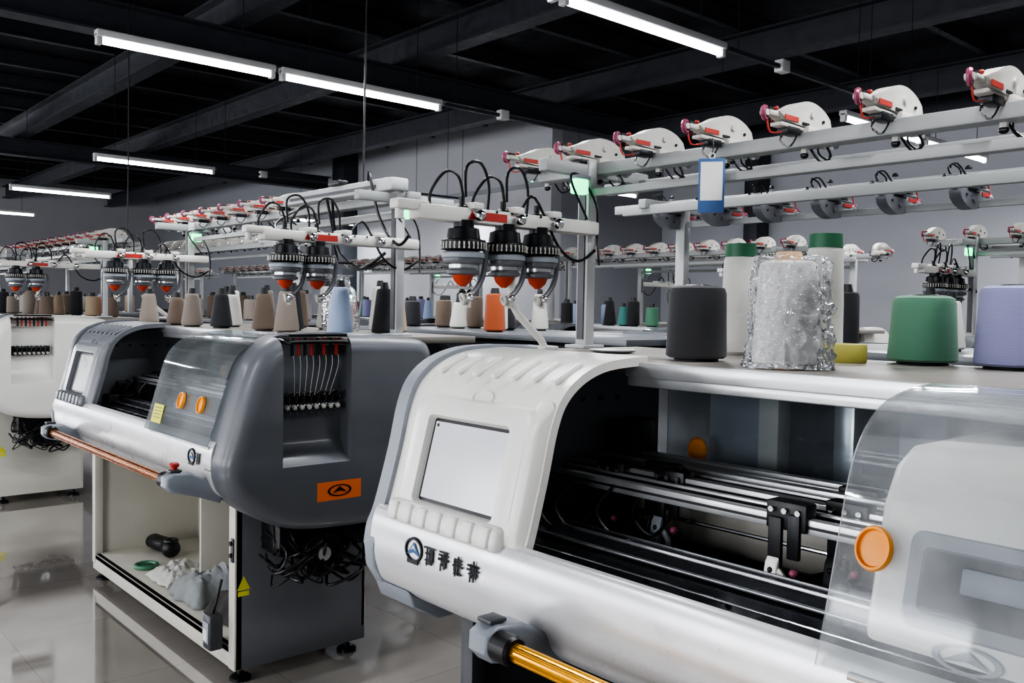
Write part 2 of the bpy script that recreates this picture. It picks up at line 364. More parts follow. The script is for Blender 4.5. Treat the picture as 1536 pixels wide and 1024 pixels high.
def part_endcap(st):
    b=B()
    out=cat([(.02,1.0),(.022,.94),(.06,.865),(.16,.78),(.30,.715),(.5,.69),(.76,.69),(.84,.72),(.89,.80),(.92,.95),(.95,1.15),(.98,1.35),(.97,1.42),(.93,1.462),(.84,1.478),(.5,1.488),(.30,1.482),(.21,1.45),(.15,1.39),(.10,1.27),(.05,1.10),(.02,1.0)],3)[:-1]
    P=[Vector((p[0],p[1])) for p in out]; n=len(P); c0=Vector((.5,1.08)); R=.075; rs=[]
    nor=[]
    for i,p in enumerate(P):
        t=(P[(i+1)%n]-P[(i-1)%n]).normalized(); q=Vector((t.y,-t.x))
        if q.dot(c0-p)<0: q=-q
        nor.append((q+(c0-p).normalized()*.6).normalized())
    secs=[(L-.16,0.0)]+[(L+.03-R+R*math.sin(a),R*(1-math.cos(a))) for a in [math.radians(x) for x in(0,15,30,45,60,75,90)]]
    for x,ins in secs:
        rs.append([Vector((x,p.x+q.x*ins,p.y+q.y*ins)) for p,q in zip(P,nor)])
    b.rings(rs,st['cap'])
    c=B()
    y0,y1=.25,.55
    prof=[(L+.10,.93),(L+.02,.975),(L-.02,1.0),(L-.055,1.06),(L-.065,1.15),(L-.065,1.6),(L+.10,1.6)]
    n=len(prof)
    vs=[(p[0],y0,p[1]) for p in prof]+[(p[0],y1,p[1]) for p in prof]
    c.add(vs,[list(range(n)),[n+i for i in range(n)][::-1]]+[(i,(i+1)%n,n+(i+1)%n,n+i) for i in range(n)],st['cap'])
    return boolcut(b.mesh('cap'),c.mesh('cut'))
def part_endbracket(st):
    b=B()
    X=L-.03
    b.tube([(X-.02,.27,1.46),(X+.05,.275,1.45),(X+.065,.30,1.455),(X+.065,.50,1.455),(X+.05,.525,1.45),(X-.02,.53,1.46)],.008,BLACK,n=8)
    b.bb(X+.0,X+.06,.27,.53,1.475,1.487,IRON,.004)
    for i in range(8):
        y=.30+.028*i
        b.cyl((X+.03,y,1.40),(X+.03,y,1.47),.007,RED if i%2 else BLACK,n=8)
        b.tube([(X+.035,y,1.42),(X+.03,y+.01,1.36),(X+.015,.32+.022*i,1.24)],.0012,PAPER,n=4)
    for i in range(8):
        y=.285+.032*i
        b.cyl((X-.03,y,1.20),(X+.02,y,1.20),.011,CHROME,n=10); b.cyl((X-.03,y,1.235),(X+.03,y,1.235),.006,BLACK,n=8)
        b.ball((X+.025,y,1.195),.010,UNITW,n=8)
        b.tube([(X+.0,y,1.23),(X+.03,y+.012,1.26),(X+.0,y+.02,1.21),(X+.025,y+.01,1.17)],.002,CHROME,n=5)
    b.bb(X-.035,X-.015,.265,.535,1.18,1.25,IRON,.003)
    if st['cap'] is not WHITE:
        b.box((L+.0305,.50,.855),(.002,.20,.075),STICK)
        b.rings([[Vector((L+.031+h,.50+.055*k*math.cos(a),.855+.024*k*math.sin(a))) for a in [2*math.pi*i/24 for i in range(24)]] for k,h in((1,0),(1,.001),(.8,.001),(.8,0))],BLACK,caps=False)
        b.add([(L+.0325,.465,.845),(L+.0325,.50,.872),(L+.0325,.535,.845),(L+.0325,.50,.853)],[(0,1,2,3)],BLACK)
    return b
def part_base(st):
    b=B(); x0,x1,y0,y1=st.get('bx',.03),1.94,.23,.86; G=st['base']; I=st['inner']
    b.bb(x1-.02,x1,y0,y1,.06,.80,G,.004)
    b.bb(x1-.06,x1,y0-.004,y0+.03,.06,.80,I,.003)
    b.bb(x0,x0+.02,y0,y1,.10,.80,I,.004)
    b.bb(x0,x0+.05,y0-.004,y0+.04,.10,.80,I,.003)
    b.bb(x0,x1,y1-.02,y1,.12,.80,I,.003)
    b.bb(x0,x1-.02,y0,y1,.12,.15,I,.004)
    b.bb(x0,x1-.02,y0,y0+.03,.06,.15,I,.004)
    b.bb(x0,x1,y0,y0+.05,.765,.80,I,.004)
    b.bb(.95,.97,y0+.25,y1,.15,.78,I,.003)
    if I is CREAM: b.bb(.55,.60,y1-.024,y1-.02,.15,.78,YELD); b.bb(1.35,1.42,y1-.024,y1-.02,.15,.6,YELD)
    for x in(x0+.04,x1-.06):
        for y in(y0+.05,y1-.06):
            b.cyl((x,y,.012),(x,y,.12),.014,IRON,n=12); b.lathe((x,y,0),[(.045,0),(.045,.012),(.03,.022)],IRON,n=16)
            b.bb(x-.04,x+.04,y-.04,y+.04,.055,.085,st['base'],.005)
    b.bb(x1-.03,x1-.005,y0-.012,y0,.52,.62,DGRAY,.003); b.cyl((x1-.018,y0-.02,.60),(x1-.018,y0,.60),.010,BLACK,n=10); b.cyl((x1-.018,y0-.02,.55),(x1-.018,y0,.55),.010,BLACK,n=10)
    b.add([(x1+.001,y0+.005,.40),(x1+.001,y0+.065,.40),(x1+.001,y0+.035,.46)],[(0,1,2)],YEL)
    b.bb(x1,x1+.001,y0+.01,y0+.06,.375,.395,YEL)
    b.bb(x1,x1+.17,.34,.80,.56,.70,BLACK,.01)
    b.cyl((x1+.16,.52,.56),(x1+.21,.52,.56),.10,IRON,n=26); b.cyl((x1+.21,.52,.56),(x1+.225,.52,.56),.03,ALU,n=16)
    b.torus((x1+.21,.52,.56),.085,.008,BLACK,d=(1,0,0),n=24)
    rnd=random.Random(3)
    for i in range(26):
        y=rnd.uniform(.32,.72); z=rnd.uniform(.48,.66)
        b.tube([(x1+rnd.uniform(0,.1),y,z+.06),(x1+.2+rnd.uniform(0,.05),y+rnd.uniform(-.1,.1),z),(x1+.20,y+rnd.uniform(-.12,.12),z-.07),(x1+rnd.uniform(.02,.1),y+rnd.uniform(-.1,.1),z-.03)],rnd.choice((.004,.007,.006)),rnd.choice((BLACK,BLACK,BLACK,IRON)),n=6)
    b.bb(x1,x1+.14,.74,.80,.60,.66,ALU,.004); b.cyl((x1+.14,.79,.50),(x1+.14,.79,.66),.01,ALU,n=8)
    b.extr([(.20,.80),(.86,.80),(.86,.77),(.25,.77)],x1-.02,L-.1,IRON)
    return b
def part_bar(st,xa):
    b=B(); xb=2.06; Y,Z=-.105,.925
    b.cyl((xa,Y,Z),(xb,Y,Z),.017,st['bar'],n=20)
    for k in range(8):
        a=2*math.pi*k/8; b.cyl((xa+.01,Y+.0165*math.cos(a),Z+.0165*math.sin(a)),(xb-.01,Y+.0165*math.cos(a),Z+.0165*math.sin(a)),.0028,st['bar'],n=6)
    for x in(xa,xb):
        b.lathe((x-.025,Y,Z),[(.026,0),(.031,.006),(.031,.05),(.026,.056)],BLACK,n=24,d=(1,0,0))
        sx=-1 if x==xa else 1
        b.extr([(Y-.03,Z+.022),(Y+.0,Z+.038),(Y+.07,Z+.03),(Y+.16,Z-.02),(Y+.20,Z-.06),(Y+.18,Z-.10),(Y+.08,Z-.06),(Y-.01,Z-.038),(Y-.032,Z-.015)],x+sx*.02,x+sx*.085,st['trim2'],.012)
        b.box((x+sx*.055,Y+.01,Z+.042),(.045,.045,.010),DGRAY,.004)
    b.lathe((xb+.055,Y+.01,Z+.046),[(.012,0),(.012,.010),(.018,.012),(.019,.022),(.012,.027)],RED,n=16)
    return b
def unit(b,x,W,y=1.0,z=2.112):
    T=Matrix.Translation((x,y-.01,z))@Matrix.Diagonal((.95,.82,.74,1))
    fan=[(-.19,.028),(-.16,.006),(-.06,-.004),(.08,-.008),(.125,.002),(.13,.026),(.11,.052),(.07,.076),(.02,.090),(-.03,.090),(-.08,.076),(-.125,.054),(-.165,.040)]
    b.extr([tuple(p) for p in cat(fan+[fan[0]],3)[:-1]],-.021,.021,W,.006,T=T,seg=2)
    b.box((0,-.20,.020),(.028,.07,.020),W,.005,T=T)
    b.bb(-.032,.032,-.04,.06,-.035,.0,W,.005,T=T)
    b.box((0,-.10,-.012),(.036,.16,.014),W,.003,T=T)
    for sx in(-1,1):
        b.bb(sx*.0210,sx*.0235,-.165,-.085,.004,.022,RED,T=T)
        b.cyl((sx*.021,.0,.045),(sx*.027,.0,.045),.012,W,n=10,T=T)
        b.cyl((sx*.021,.07,.03),(sx*.025,.07,.03),.006,IRON,n=8,T=T)
        b.bb(sx*.021,sx*.024,-.06,-.02,.0,.010,BLACK,T=T)
    b.torus((0,-.243,.018),.021,.0075,MAUVE,d=(1,.25,0),n=14,k=6,T=T); b.cyl((-.010,-.243,.018),(.010,-.243,.018),.012,W,n=8,T=T)
    b.ball((.004,-.185,.042),.008,RED,n=8,T=T); b.box((0,-.215,.034),(.014,.03,.012),BLACK,T=T)
    for yy in(.085,.13):
        b.lathe((.020,yy,-.034),[(.030,0),(.018,.004),(.018,.010),(.030,.014)],CHROME,n=14,d=(1,0,0),T=T)
        b.cyl((-.02,yy,-.034),(.04,yy,-.034),.006,BLACK,n=6,T=T)
    b.bb(-.022,.02,.06,.15,-.055,.0,W,.006,T=T)
    b.bb(-.018,.018,-.14,-.06,-.04,-.01,IRON,.004,T=T)
    b.tube([(-.01,-.10,-.01),(-.015,-.12,-.06),(.0,-.09,-.08),(.01,-.06,-.03)],.004,CHROME,n=5,k=3,T=T)
    b.tube([(.02,.08,-.04),(.035,.10,-.095),(.015,.07,-.115),(-.01,.05,-.06)],.004,IRON,n=5,k=3,T=T)
    b.tube([(.0,.09,-.03),(-.02,.13,-.07),(.0,.16,-.10),(.02,.12,-.09)],.004,BLACK,n=4,k=3,T=T)
    b.tube([(.0,-.23,.003),(.0,-.21,-.045),(.005,-.15,-.035)],.003,RED,n=4,k=3,T=T)
    b.cyl((0,.0,-.03),(0,.0,-.095),.011,W,n=8,T=T); b.ball((0,0,-.10),.013,IRON,n=8,T=T)
def part_stand(chan=False):
    b=B()
    for x in(-.05,L-.03):
        b.bb(x-.025,x+.025,.91,.95,TZ,2.10,STANDL,.004)
        b.bb(x-.014,x+.014,.905,.911,TZ+.03,2.06,DGRAY)
        b.bb(x-.045,x+.045,.88,.98,TZ,TZ+.012,STANDL,.003)
        b.bb(x-.02,x+.02,.72,1.22,2.045,2.085,STANDM,.004)
    b.bb(-.32,L+(.03 if chan else .32),.95,1.01,2.055,2.095,STANDM,.005)
    b.bb(-.20,L+.10,1.17,1.20,2.02,2.06,STANDM,.004)
    b.bb(-.05,L-.03,.925,.94,1.98,2.005,STANDM,.003)
    if chan:
        b.bb(1.32,L+.02,.86,.95,2.095,2.15,STANDL,.008); b.bb(1.4,L-.1,.857,.861,2.11,2.125,DGRAY)
        for q in((0,0),(.03,.05)):
            b.tube([(L-.5,.88-q[0],2.09),(L-.42,.84,1.98-q[1]),(L-.30,.80,1.84-q[1]),(L-.15,.82,1.76),(L-.05,.88,1.80+q[0])],.007,BLACK,n=6)
        b.tube([(L-.16,.86,2.15),(L-.12,.84,2.17),(L-.08,.86,2.0),(L-.02,.88,1.90),(L+.06,.88,1.86),(L+.10,.90,1.90)],.007,BLACK,n=6)
        b.tube([(L-.7,.86,2.08),(L-.66,.70,2.0),(L-.4,.55,1.92),(L-.2,.6,1.80),(L-.10,.75,1.78)],.006,BLACK,n=6)
        b.box((L-.42,.86,2.16),(.10,.05,.02),BLACK,.004)
    return b
def part_units(idx,W=UNITW):
    b=B()
    for i in idx: unit(b,-.31+.258*i,W)
    return b
def part_feeder(x,ys,rod=True,seed=1,loops=2):
    b=B(); rnd=random.Random(seed)
    b.bb(x-.03,x+.03,.20,.93,1.848,1.892,ARMW,.008)
    b.bb(x-.022,x+.022,.13,.24,1.872,1.90,ARMW,.006); b.cyl((x,.15,1.845),(x,.15,1.875),.013,ARMW,n=10)
    b.bb(x+.03,x+.032,.42,.52,1.858,1.882,RED); b.add([(x+.032,.37,1.858),(x+.032,.40,1.858),(x+.032,.385,1.884)],[(0,1,2)],RED)
    for k in range(6): b.cyl((x+.03,.42+.06*k,1.887),(x+.033,.42+.06*k,1.887),.004,BLACK,n=6)
    for k in range(3):
        yy=.40+.16*k; b.bb(x-.04,x+.045,yy-.02,yy+.02,1.888,1.908,ARMW,.005); b.ball((x+.05,yy,1.87),.018,CHROME,n=10)
    for q_,y in enumerate(ys):
        b.lathe((x+.01,y,1.662),[(.008,.0),(.026,.016),(.032,.033)],ORED,n=24)
        b.lathe((x+.01,y,1.695),[(.038,0),(.048,.004),(.050,.012),(.044,.016),(.041,.018),(.041,.03),(.056,.034),(.060,.04),(.060,.048),(.053,.052)],DRUM,n=28)
        b.lathe((x+.01,y,1.728),[(.058,.015),(.064,.018),(.064,.03),(.058,.034),(.05,.036)],TRIMG,n=28)
        b.lathe((x+.01,y,1.766),[(.05,0),(.067,.004),(.069,.012),(.065,.03),(.055,.034)],BLACK,n=28)
        for k in range(30):
            a=2*math.pi*k/30; b.cyl((x+.01+.067*math.cos(a),y+.067*math.sin(a),1.770),(x+.01+.067*math.cos(a),y+.067*math.sin(a),1.790),.0028,UNITW,n=5)
        b.lathe((x+.01,y,1.80),[(.05,0),(.046,.03),(.03,.036),(.03,.055)],IRON,n=22)
        b.lathe((x+.01,y,1.716),[(.0425,0),(.0425,.012)],ALU,n=24)
        b.tube([(x+.01,y+.073,1.80),(x+.01,y+.086,1.76),(x+.01,y+.073,1.69),(x+.01,y+.04,1.645),(x+.01,y+.01,1.63)],.009,DRUM,n=8)
        b.torus((x+.01,y-.0,1.625),.014,.005,UNITW,d=(.3,1,.3),n=14,k=6)
        b.cyl((x+.01,y+.02,1.60),(x+.01,y+.02,1.64),.010,UNITW,n=10); b.ball((x+.035,y+.01,1.63),.012,CHROME,n=8)
        b.lathe((x+.0,y,1.885),[(.018,0),(.018,.012),(.009,.016),(.009,.04)],BLACK,n=12)
        if q_<loops:
            b.tube([(x+.005,y,1.925),(x+.02,y-.03,1.98),(x+.01,y-.07,1.99),(x-.02,y-.10,1.93),(x-.03,y-.09,1.87)],.0045,BLACK,n=6)
            b.tube([(x+.005,y+.01,1.925),(x+.02,y+.0,2.01),(x+.01,y+.06,2.03),(x-.01,y+.11,1.97),(x-.03,y+.12,1.87)],.0045,BLACK,n=6)
    if rod:
        b.tube([(x,.72,TZ),(x,.70,TZ+.03),(x,.60,TZ+.11),(x,.57,TZ+.15),(x,.57,1.86)],.012,ARMW,n=8,sm=False)
        b.bb(x-.03,x+.03,.69,.75,TZ,TZ+.012,ARMW,.003)
    b.tube([(x,.90,1.9),(x+.02,.80,2.02),(x,.86,2.04),(x+.02,.92,1.95),(x+.0,.95,1.85),(x+.03,.93,1.75)],.004,BLACK,n=6)
    b.tube([(x,.6,1.9),(x,.66,1.95),(x+.02,.75,1.80),(x+.0,.86,1.76),(x,.94,1.80)],.005,BLACK,n=6)
    b.box((x+.0,.86,2.005),(.03,.06,.05),GRN,.006); b.box((x,.86,2.035),(.04,.07,.012),TRIMG,.003)
    return b

S1=dict(beam=SILVER,hood=WHITE,cap=GRAYBLUE,trim=TRIMG,trim2=TRIMG,table=TABLE,screen=SCREEN,base=BASEG,inner=DGRAY,bar=GOLD,inm=CREAM,bx=.16)
S2=dict(beam=SILVER,hood=HOODG,cap=GRAYBLUE,trim=GRAYBLUE,trim2=TRIMG,table=TABLE,screen=SCREEND,base=BASEG,inner=CREAM,bar=COPPER,inm=BLACK)
S2B=dict(S2); S2B['table']=HOODG; S2B['inner']=DGRAY  # dark cabinet interior imitates the shadow between the rows
S3=dict(beam=SILVER,hood=WHITE,cap=WHITE,trim=WHITE,trim2=WHITE,table=TABLE,screen=SCREEND,base=CREAM,inner=CREAM,bar=COPPER,inm=BLACK)
def lib(st,cover0,logo,bar0,handles,cm):
    d={}
    d['body']=part_body(st).mesh('body'); d['console']=part_console(st).mesh('console')
    d['end_cap']=part_endcap(st); d['yarn_guides']=part_endbracket(st).mesh('yarn_guides')
    d['cabinet']=part_base(st).mesh('cabinet'); d['take_up_bar']=part_bar(st,bar0).mesh('bar')
    d['front_cover']=part_cover(cover0,L-.13,cm).mesh('cover')
    b=B()
    for x,s in handles: handle(b,x,s)
    T=Matrix.Translation((.50,.80,1.21))
    b.rings([[Vector((.03*k*math.cos(a),-h,.036*k*math.sin(a))) for a in [2*math.pi*i/24 for i in range(24)]] for k,h in((1,0),(1.02,.006),(.9,.012),(.8,.006))],ORANGE,T)
    d['handles']=b.mesh('handles')
    d['logo']=part_logo(*logo).mesh('logo')
    return d
common=dict(needle_bed=part_bed().mesh('bed'),carrier_rails=part_rails().mesh('rails'),reflection_carriage=part_reflection_carriage().mesh('reflection_carriage'),
  rear_cover=part_rearcover().mesh('rearcover'))
stand=part_stand().mesh('stand'); stand2=part_stand(True).mesh('stand2'); units=part_units(range(11)).mesh('units'); units2=part_units(range(7)).mesh('units2'); unitsd=part_units(range(11),DRUM).mesh('unitsd')
feedL=part_feeder(-.05,(.37,.53,.67),True,1).mesh('feedL'); feedR=part_feeder(L-.07,(.30,.44),False,5).mesh('feedR')
L1=lib(S1,1.32,(.23,4,IRON),.72,[(1.385,.175)],CLEAR1)
L2=lib(S2,1.47,(2.0,1,IRON),.48,[(1.80,.13),(2.0,.13)],CLEAR)
L2B=dict(L2); L2B['body']=part_body(S2B).mesh('body'); L2B['cabinet']=part_base(S2B).mesh('cabinet')
L3=lib(S3,1.47,(2.0,1,IRON),.48,[(1.80,.13),(2.0,.13)],CLEAR)
def machine(loc,rz,lb,st=True,fL=True,fR=True,so=(0,0),flip=False,s2=False):
    e=empty('knitting_machine',loc,rz)
    for k,me in list(lb.items())+list(common.items()):
        if k=='reflection_carriage' and lb is not L1: continue
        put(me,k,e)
    if st:
        put(stand2 if s2 else stand,'yarn_stand',e,(so[0],so[1],0)); u=put(units2 if s2 else (unitsd if flip else units),'yarn_tensioners',e,(so[0],so[1],0))
        if flip: u.scale=(1,1,-1); u.location=(so[0],so[1],4.15)
    if fL: put(feedL,'yarn_feeders_left',e)
    if fR: put(feedR,'yarn_feeders_right',e)
    return e
m1=machine((-2.045,1.27,0),0,L1,so=(-.03,0))
m2=machine((-5.47,1.37,0),0,L2,so=(-.05,-.09),s2=True)
machine((-9.78,1.37,0),0,L3,fL=False)
for lx in (-13.5,-17.2): machine((lx,1.37,0),0,L3,fL=False,fR=False)
pi=math.pi
machine((-.15,4.23,0),pi,L2B,flip=True,so=(.18,0),fL=False,fR=False)
machine((-2.75,4.23,0),pi,L2B,st=False,fL=False,fR=False)
for x in(-6.3,-10.0,-13.7): machine((x,4.23,0),pi,L2B,fL=False,fR=False)
for x in(1.3,-2.3,-5.9): machine((x,5.0,0),0,L2B,fL=x>-5)
for x in(-9.5,-13.1,-16.7): machine((x,5.0,0),0,L2B,fL=False,fR=False)
for x in(3.4,-.2,-3.8,-7.4): machine((x,8.0,0),pi,L3,fL=False)

b=B(); T=FP(1.58,.055,.040); b.box((0,0,0),(.11,.08,.001),YEL,T=T)
for i in range(4): b.box((0,.025-.014*i,.001),(.08,.003,.0005),BLACK,T=T)
b.obj('warning_label',m2)

# ---------------------------------------------------------------- cones
YC={}
def ym(c):
    if c not in YC: YC[c]=yarn('yarn_%d'%len(YC),c)
    return YC[c]
TIPB=M('cone_tip_black',(.02,.02,.022),.4); TIPG=M('cone_tip_green',(.03,.13,.065),.5); TIPW=M('cone_paper',(.5,.33,.2),.7)
def cone(b,c,col,r0=.055,r1=.036,h=.17,tip=TIPB,tiph=.03):
    x,y,z=c; hb=.008
    b.lathe((x,y,z),[(r0*.75,0),(r0*.72,hb)],tip,n=20)
    b.lathe((x,y,z+hb),[(r0*.9,0),(r0,.006),(r0*.995,.02),((r0+r1)/2,h*.5),(r1*1.02,h-.02),(r1*.96,h-.006),(r1*.80,h)],ym(col),n=28)
    b.lathe((x,y,z+hb+h),[(r1*.55,0),(r1*.42,tiph),(r1*.3,tiph)],tip,n=18)
def put_cone(loc,col,name='yarn_cone',**k):
    b=B(); cone(b,(0,0,0),col,**k); return b.obj(name,loc=(loc[0],loc[1],loc[2] if len(loc)>2 else TZ))
TAUPE=(.25,.21,.18);DK=(.03,.03,.034);BR=(.15,.11,.085);LB=(.40,.49,.68);WH=(.60,.59,.56);GR=(.12,.28,.18);PU=(.31,.31,.52);TAN=(.38,.29,.2);OR=(.40,.09,.03);TEAL=(.09,.28,.26);PINK=(.48,.15,.22)
put_cone((-1.47,1.95),(.032,.032,.036),r0=.080,r1=.074,h=.19,tiph=.004)
put_cone((-1.08,2.42),GR,r0=.088,r1=.078,h=.175,tiph=.004)
put_cone((-.86,2.43),PU,r0=.088,r1=.078,h=.20,tiph=.004)
b=B(); cone(b,(0,0,0),(.68,.67,.66),r0=.080,r1=.068,h=.245,tip=TIPW,tiph=.022); o=b.obj('yarn_cone',loc=(-1.17,1.90,TZ))
b=B(); n=96; rs=[]
prf=[(.081,.012),(.100,.003),(.092,.02),(.087,.035)]+[(.0865-.009*k/18,.05+.20*k/18) for k in range(19)]+[(.070,.262),(.05,.264),(.035,.262)]
for i,(r,h) in enumerate(prf):
    ring=[]
    for j in range(n):
        a=2*pi*j/n; w=abs(noise.noise(Vector((math.cos(a)*3.5,math.sin(a)*3.5,h*14))))*.012+abs(noise.noise(Vector((math.cos(a)*9,math.sin(a)*9,h*45))))*.012
        if i==0: w*=.2
        rr_=max(r+w*(2.2 if math.cos(a-.3)>.2 else 1),.002); ring.append(Vector((rr_*math.cos(a),rr_*math.sin(a),h+.006*noise.noise(Vector((a*3,h*9,1))))))
    rs.append(ring)
b.rings(rs,FILM,caps=False)
w=b.obj('plastic_wrap',parent=o,ang=10)
for p,hh in(((-1.62,2.36),.30),((-1.36,2.40),.32)):
    b=B(); b.lathe((0,0,0),[(.045,0),(.055,.01),(.054,hh*.5),(.050,hh-.01),(.046,hh)],ym(WH),n=28); b.lathe((0,0,hh),[(.048,0),(.046,.04),(.03,.042)],TIPG,n=24)
    b.obj('yarn_cone',loc=(p[0],p[1],TZ))
b=B(); b.rings([[Vector((r*math.cos(a),r*math.sin(a),h)) for a in [2*pi*i/36 for i in range(36)]] for r,h in((.058,0),(.060,.004),(.060,.046),(.058,.05),(.03,.05),(.028,.046),(.028,.004),(.03,0))],M('yellow_tape',(.50,.46,.12),.5),closed=True); b.obj('tape_roll',loc=(-1.24,2.30,TZ))
b=B(); b.rings([[Vector((r*math.cos(a),r*math.sin(a),h)) for a in [2*pi*i/32 for i in range(32)]] for r,h in((.05,0),(.07,.006),(.072,.010),(.065,.010),(.05,.004),(.01,.004))],ALU); b.obj('metal_dish',loc=(-1.86,2.05,TZ))
for x,y,c,h in((-5.40,1.90,TAUPE,.17),(-5.10,1.95,BR,.15),(-4.78,1.91,TAUPE,.17),(-4.52,1.96,DK,.17),(-4.45,2.16,DK,.16),(-4.03,1.96,BR,.17),(-3.74,1.93,TAUPE,.18),(-3.39,2.0,LB,.20),
                (-3.46,2.27,DK,.20),(-3.62,2.44,TAN,.2),(-3.95,2.35,TAUPE,.2),(-4.2,2.4,WH,.22),(-4.8,2.35,TAUPE,.2),(-5.0,2.2,DK,.19),(-4.6,2.45,BR,.2),(-4.1,2.15,DK,.2),(-4.27,2.22,TAUPE,.18),(-4.75,2.12,WH,.17),(-5.25,2.35,WH,.2),(-3.85,2.5,WH,.22)):
    put_cone((x,y),c,h=h,r0=.056,r1=.036)
b=B(); cone(b,(0,0,0),(.34,.27,.24),h=.19); o=b.obj('yarn_cone',loc=(-3.66,2.16,TZ))
b=B(); b.rings([[Vector(((r+.02*noise.noise(Vector((math.cos(a)*3,math.sin(a)*3,h*20))))*math.cos(a)*1.1,(r+.02*noise.noise(Vector((math.cos(a)*3+5,math.sin(a)*3,h*20))))*math.sin(a),h)) for a in [2*pi*i/36 for i in range(36)]] for r,h in((.075,.01),(.085,.03),(.085,.08),(.075,.14),(.065,.19),(.045,.225),(.03,.25),(.05,.27))],FILM,caps=False); b.obj('plastic_wrap',parent=o,ang=12)
rnd=random.Random(5)
def cluster(x0,x1,y0,y1,n,pal):
    b=B(); pts=[]
    t=0
    while len(pts)<n and t<2000:
        t+=1; p=(rnd.uniform(x0,x1),rnd.uniform(y0,y1))
        if all((p[0]-q[0])**2+(p[1]-q[1])**2>.0145 for q in pts): pts.append(p)
    for p in pts: cone(b,(p[0]-x0,p[1]-y0,0),rnd.choice(pal),r0=.054,r1=rnd.choice((.034,.05)),h=rnd.uniform(.15,.21))
    b.obj('yarn_cones',loc=(x0,y0,TZ))
MUTE=[TAUPE,DK,BR,WH,DK,TAN,(.3,.28,.28),(.35,.34,.4)]
cluster(-9.7,-7.7,1.9,2.5,14,MUTE+[OR]); cluster(-13.4,-11.4,1.9,2.5,10,MUTE)
cluster(-2.3,-.4,3.1,3.45,7,[DK,WH,DK,PU])
cluster(-4.9,-3.9,3.1,3.7,9,[DK,WH,DK,DK,BR])
put_cone((-3.72,3.15),OR,r0=.06,r1=.05,h=.2)
for x in(-8.5,-12.2): cluster(x,x+2.1,3.1,3.6,9,MUTE)
for x in(-2.2,-5.8,-9.4): cluster(x,x+2.0,5.5,5.85,12,[PU,TEAL,PINK,LB,WH,DK,DK,GR,DK])
cluster(1.4,3.2,5.5,5.85,8,MUTE)

# ---------------------------------------------------------------- cabinet contents
sh=.152
b=B()
b.tube([(0,0,.045),(.08,.0,.05),(.17,.02,.05),(.25,.0,.06)],.045,BLACK,n=12); b.ball((.0,0,.045),.05,BLACK,(1,1,.85)); b.ball((.26,0,.055),.052,BLACK,(.8,1,1)); b.torus((.26,0,.10),.03,.012,BLACK)
b.obj('black_shoe',loc=(-5.30,1.90,sh+.001))
b=B(); b.torus((0,0,.012),.055,.012,M('green_ring',(.08,.22,.13),.4),n=28); b.ball((.0,.0,.01),.035,TIPG,(1,1,.25)); b.obj('green_tape_ring',loc=(-4.95,1.73,sh))
def cloth(name,loc,w,d,h,m,seed):
    b=B(); N=26; vs=[];fs=[]
    for i in range(N):
        for j in range(N):
            u=i/(N-1)*2-1; v=j/(N-1)*2-1
            k=max(0,1-max(abs(u),abs(v))**3)
            z=h*k*(.55+.25*noise.noise(Vector((u*1.4+seed,v*1.4,0))))+.05*k*abs(noise.noise(Vector((u*2.5,v*5+seed,0))))+.006
            vs.append((u*w*(1+.25*noise.noise(Vector((v*2,seed,0)))),v*d*(1+.25*noise.noise(Vector((u*2,seed+3,0)))),max(z,.002)))
    for i in range(N-1):
        for j in range(N-1): fs.append((i*N+j,(i+1)*N+j,(i+1)*N+j+1,i*N+j+1))
    b.add(vs,fs,m); o=b.obj(name,loc=loc,ang=60)
    md=o.modifiers.new('s','SOLIDIFY'); md.thickness=.004; md.offset=1
    return o
cw=M('cloth_white',(.50,.50,.47),.9,bump=.4); cg=M('cloth_gray',(.26,.275,.28),.9,bump=.4); cd=M('cloth_dark',(.05,.045,.045),.9,bump=.4)
cloth('white_cloth',(-4.64,1.80,sh),.15,.13,.10,cw,1); cloth('gray_cloth',(-4.27,1.81,sh),.16,.15,.19,cg,5); cloth('dark_cloth',(-3.91,1.80,sh),.145,.12,.16,cd,9)
b=B(); b.bb(-.04,.04,-.03,.03,0,.15,DGRAY,.01); b.bb(-.03,.03,-.034,-.03,.03,.12,TRIMG,.002); b.bb(-.02,.02,-.036,-.033,.04,.09,PAPER); b.tube([(0,0,.15),(.03,0,.2),(.04,.02,.3)],.006,BLACK); b.obj('control_box',loc=(-3.64,1.55,.14))

b=B(); b.bb(-.037,.037,-.002,.002,-.08,.075,BLUEP,.001); b.bb(-.031,.031,-.003,-.002,-.045,.065,PAPER); b.torus((0,0,.082),.008,.002,PAPER,d=(0,1,0)); b.tube([(0,0,.085),(.003,0,.11),(0,.01,.135)],.0015,BLACK,n=5)
b.obj('hanging_tag',loc=(-1.575,2.14,1.965),rz=.6)

# ---------------------------------------------------------------- room
XL,XR,YF,ZC=-24,5,-6,4.45
def simple(name,x0,x1,y0,y1,z0,z1,m,bev=0):
    b=B(); c=Vector(((x0+x1)/2,(y0+y1)/2,(z0+z1)/2)); b.box((0,0,0),(x1-x0,y1-y0,z1-z0),m,bev); return b.obj(name,loc=c)
FL=bpy.data.materials.new('floor_tiles'); FL.use_nodes=True; nt=FL.node_tree; p=nt.nodes['Principled BSDF']
tc=nt.nodes.new('ShaderNodeTexCoord'); br=nt.nodes.new('ShaderNodeTexBrick'); br.offset=0; br.inputs['Scale'].default_value=1
br.inputs['Brick Width'].default_value=.8; br.inputs['Row Height'].default_value=.8; br.inputs['Mortar Size'].default_value=.0018
br.inputs['Color1'].default_value=(.40,.37,.345,1); br.inputs['Color2'].default_value=(.42,.39,.36,1); br.inputs['Mortar'].default_value=(.26,.245,.23,1)
nz=nt.nodes.new('ShaderNodeTexNoise'); nz.inputs['Scale'].default_value=3; nz.inputs['Detail'].default_value=6
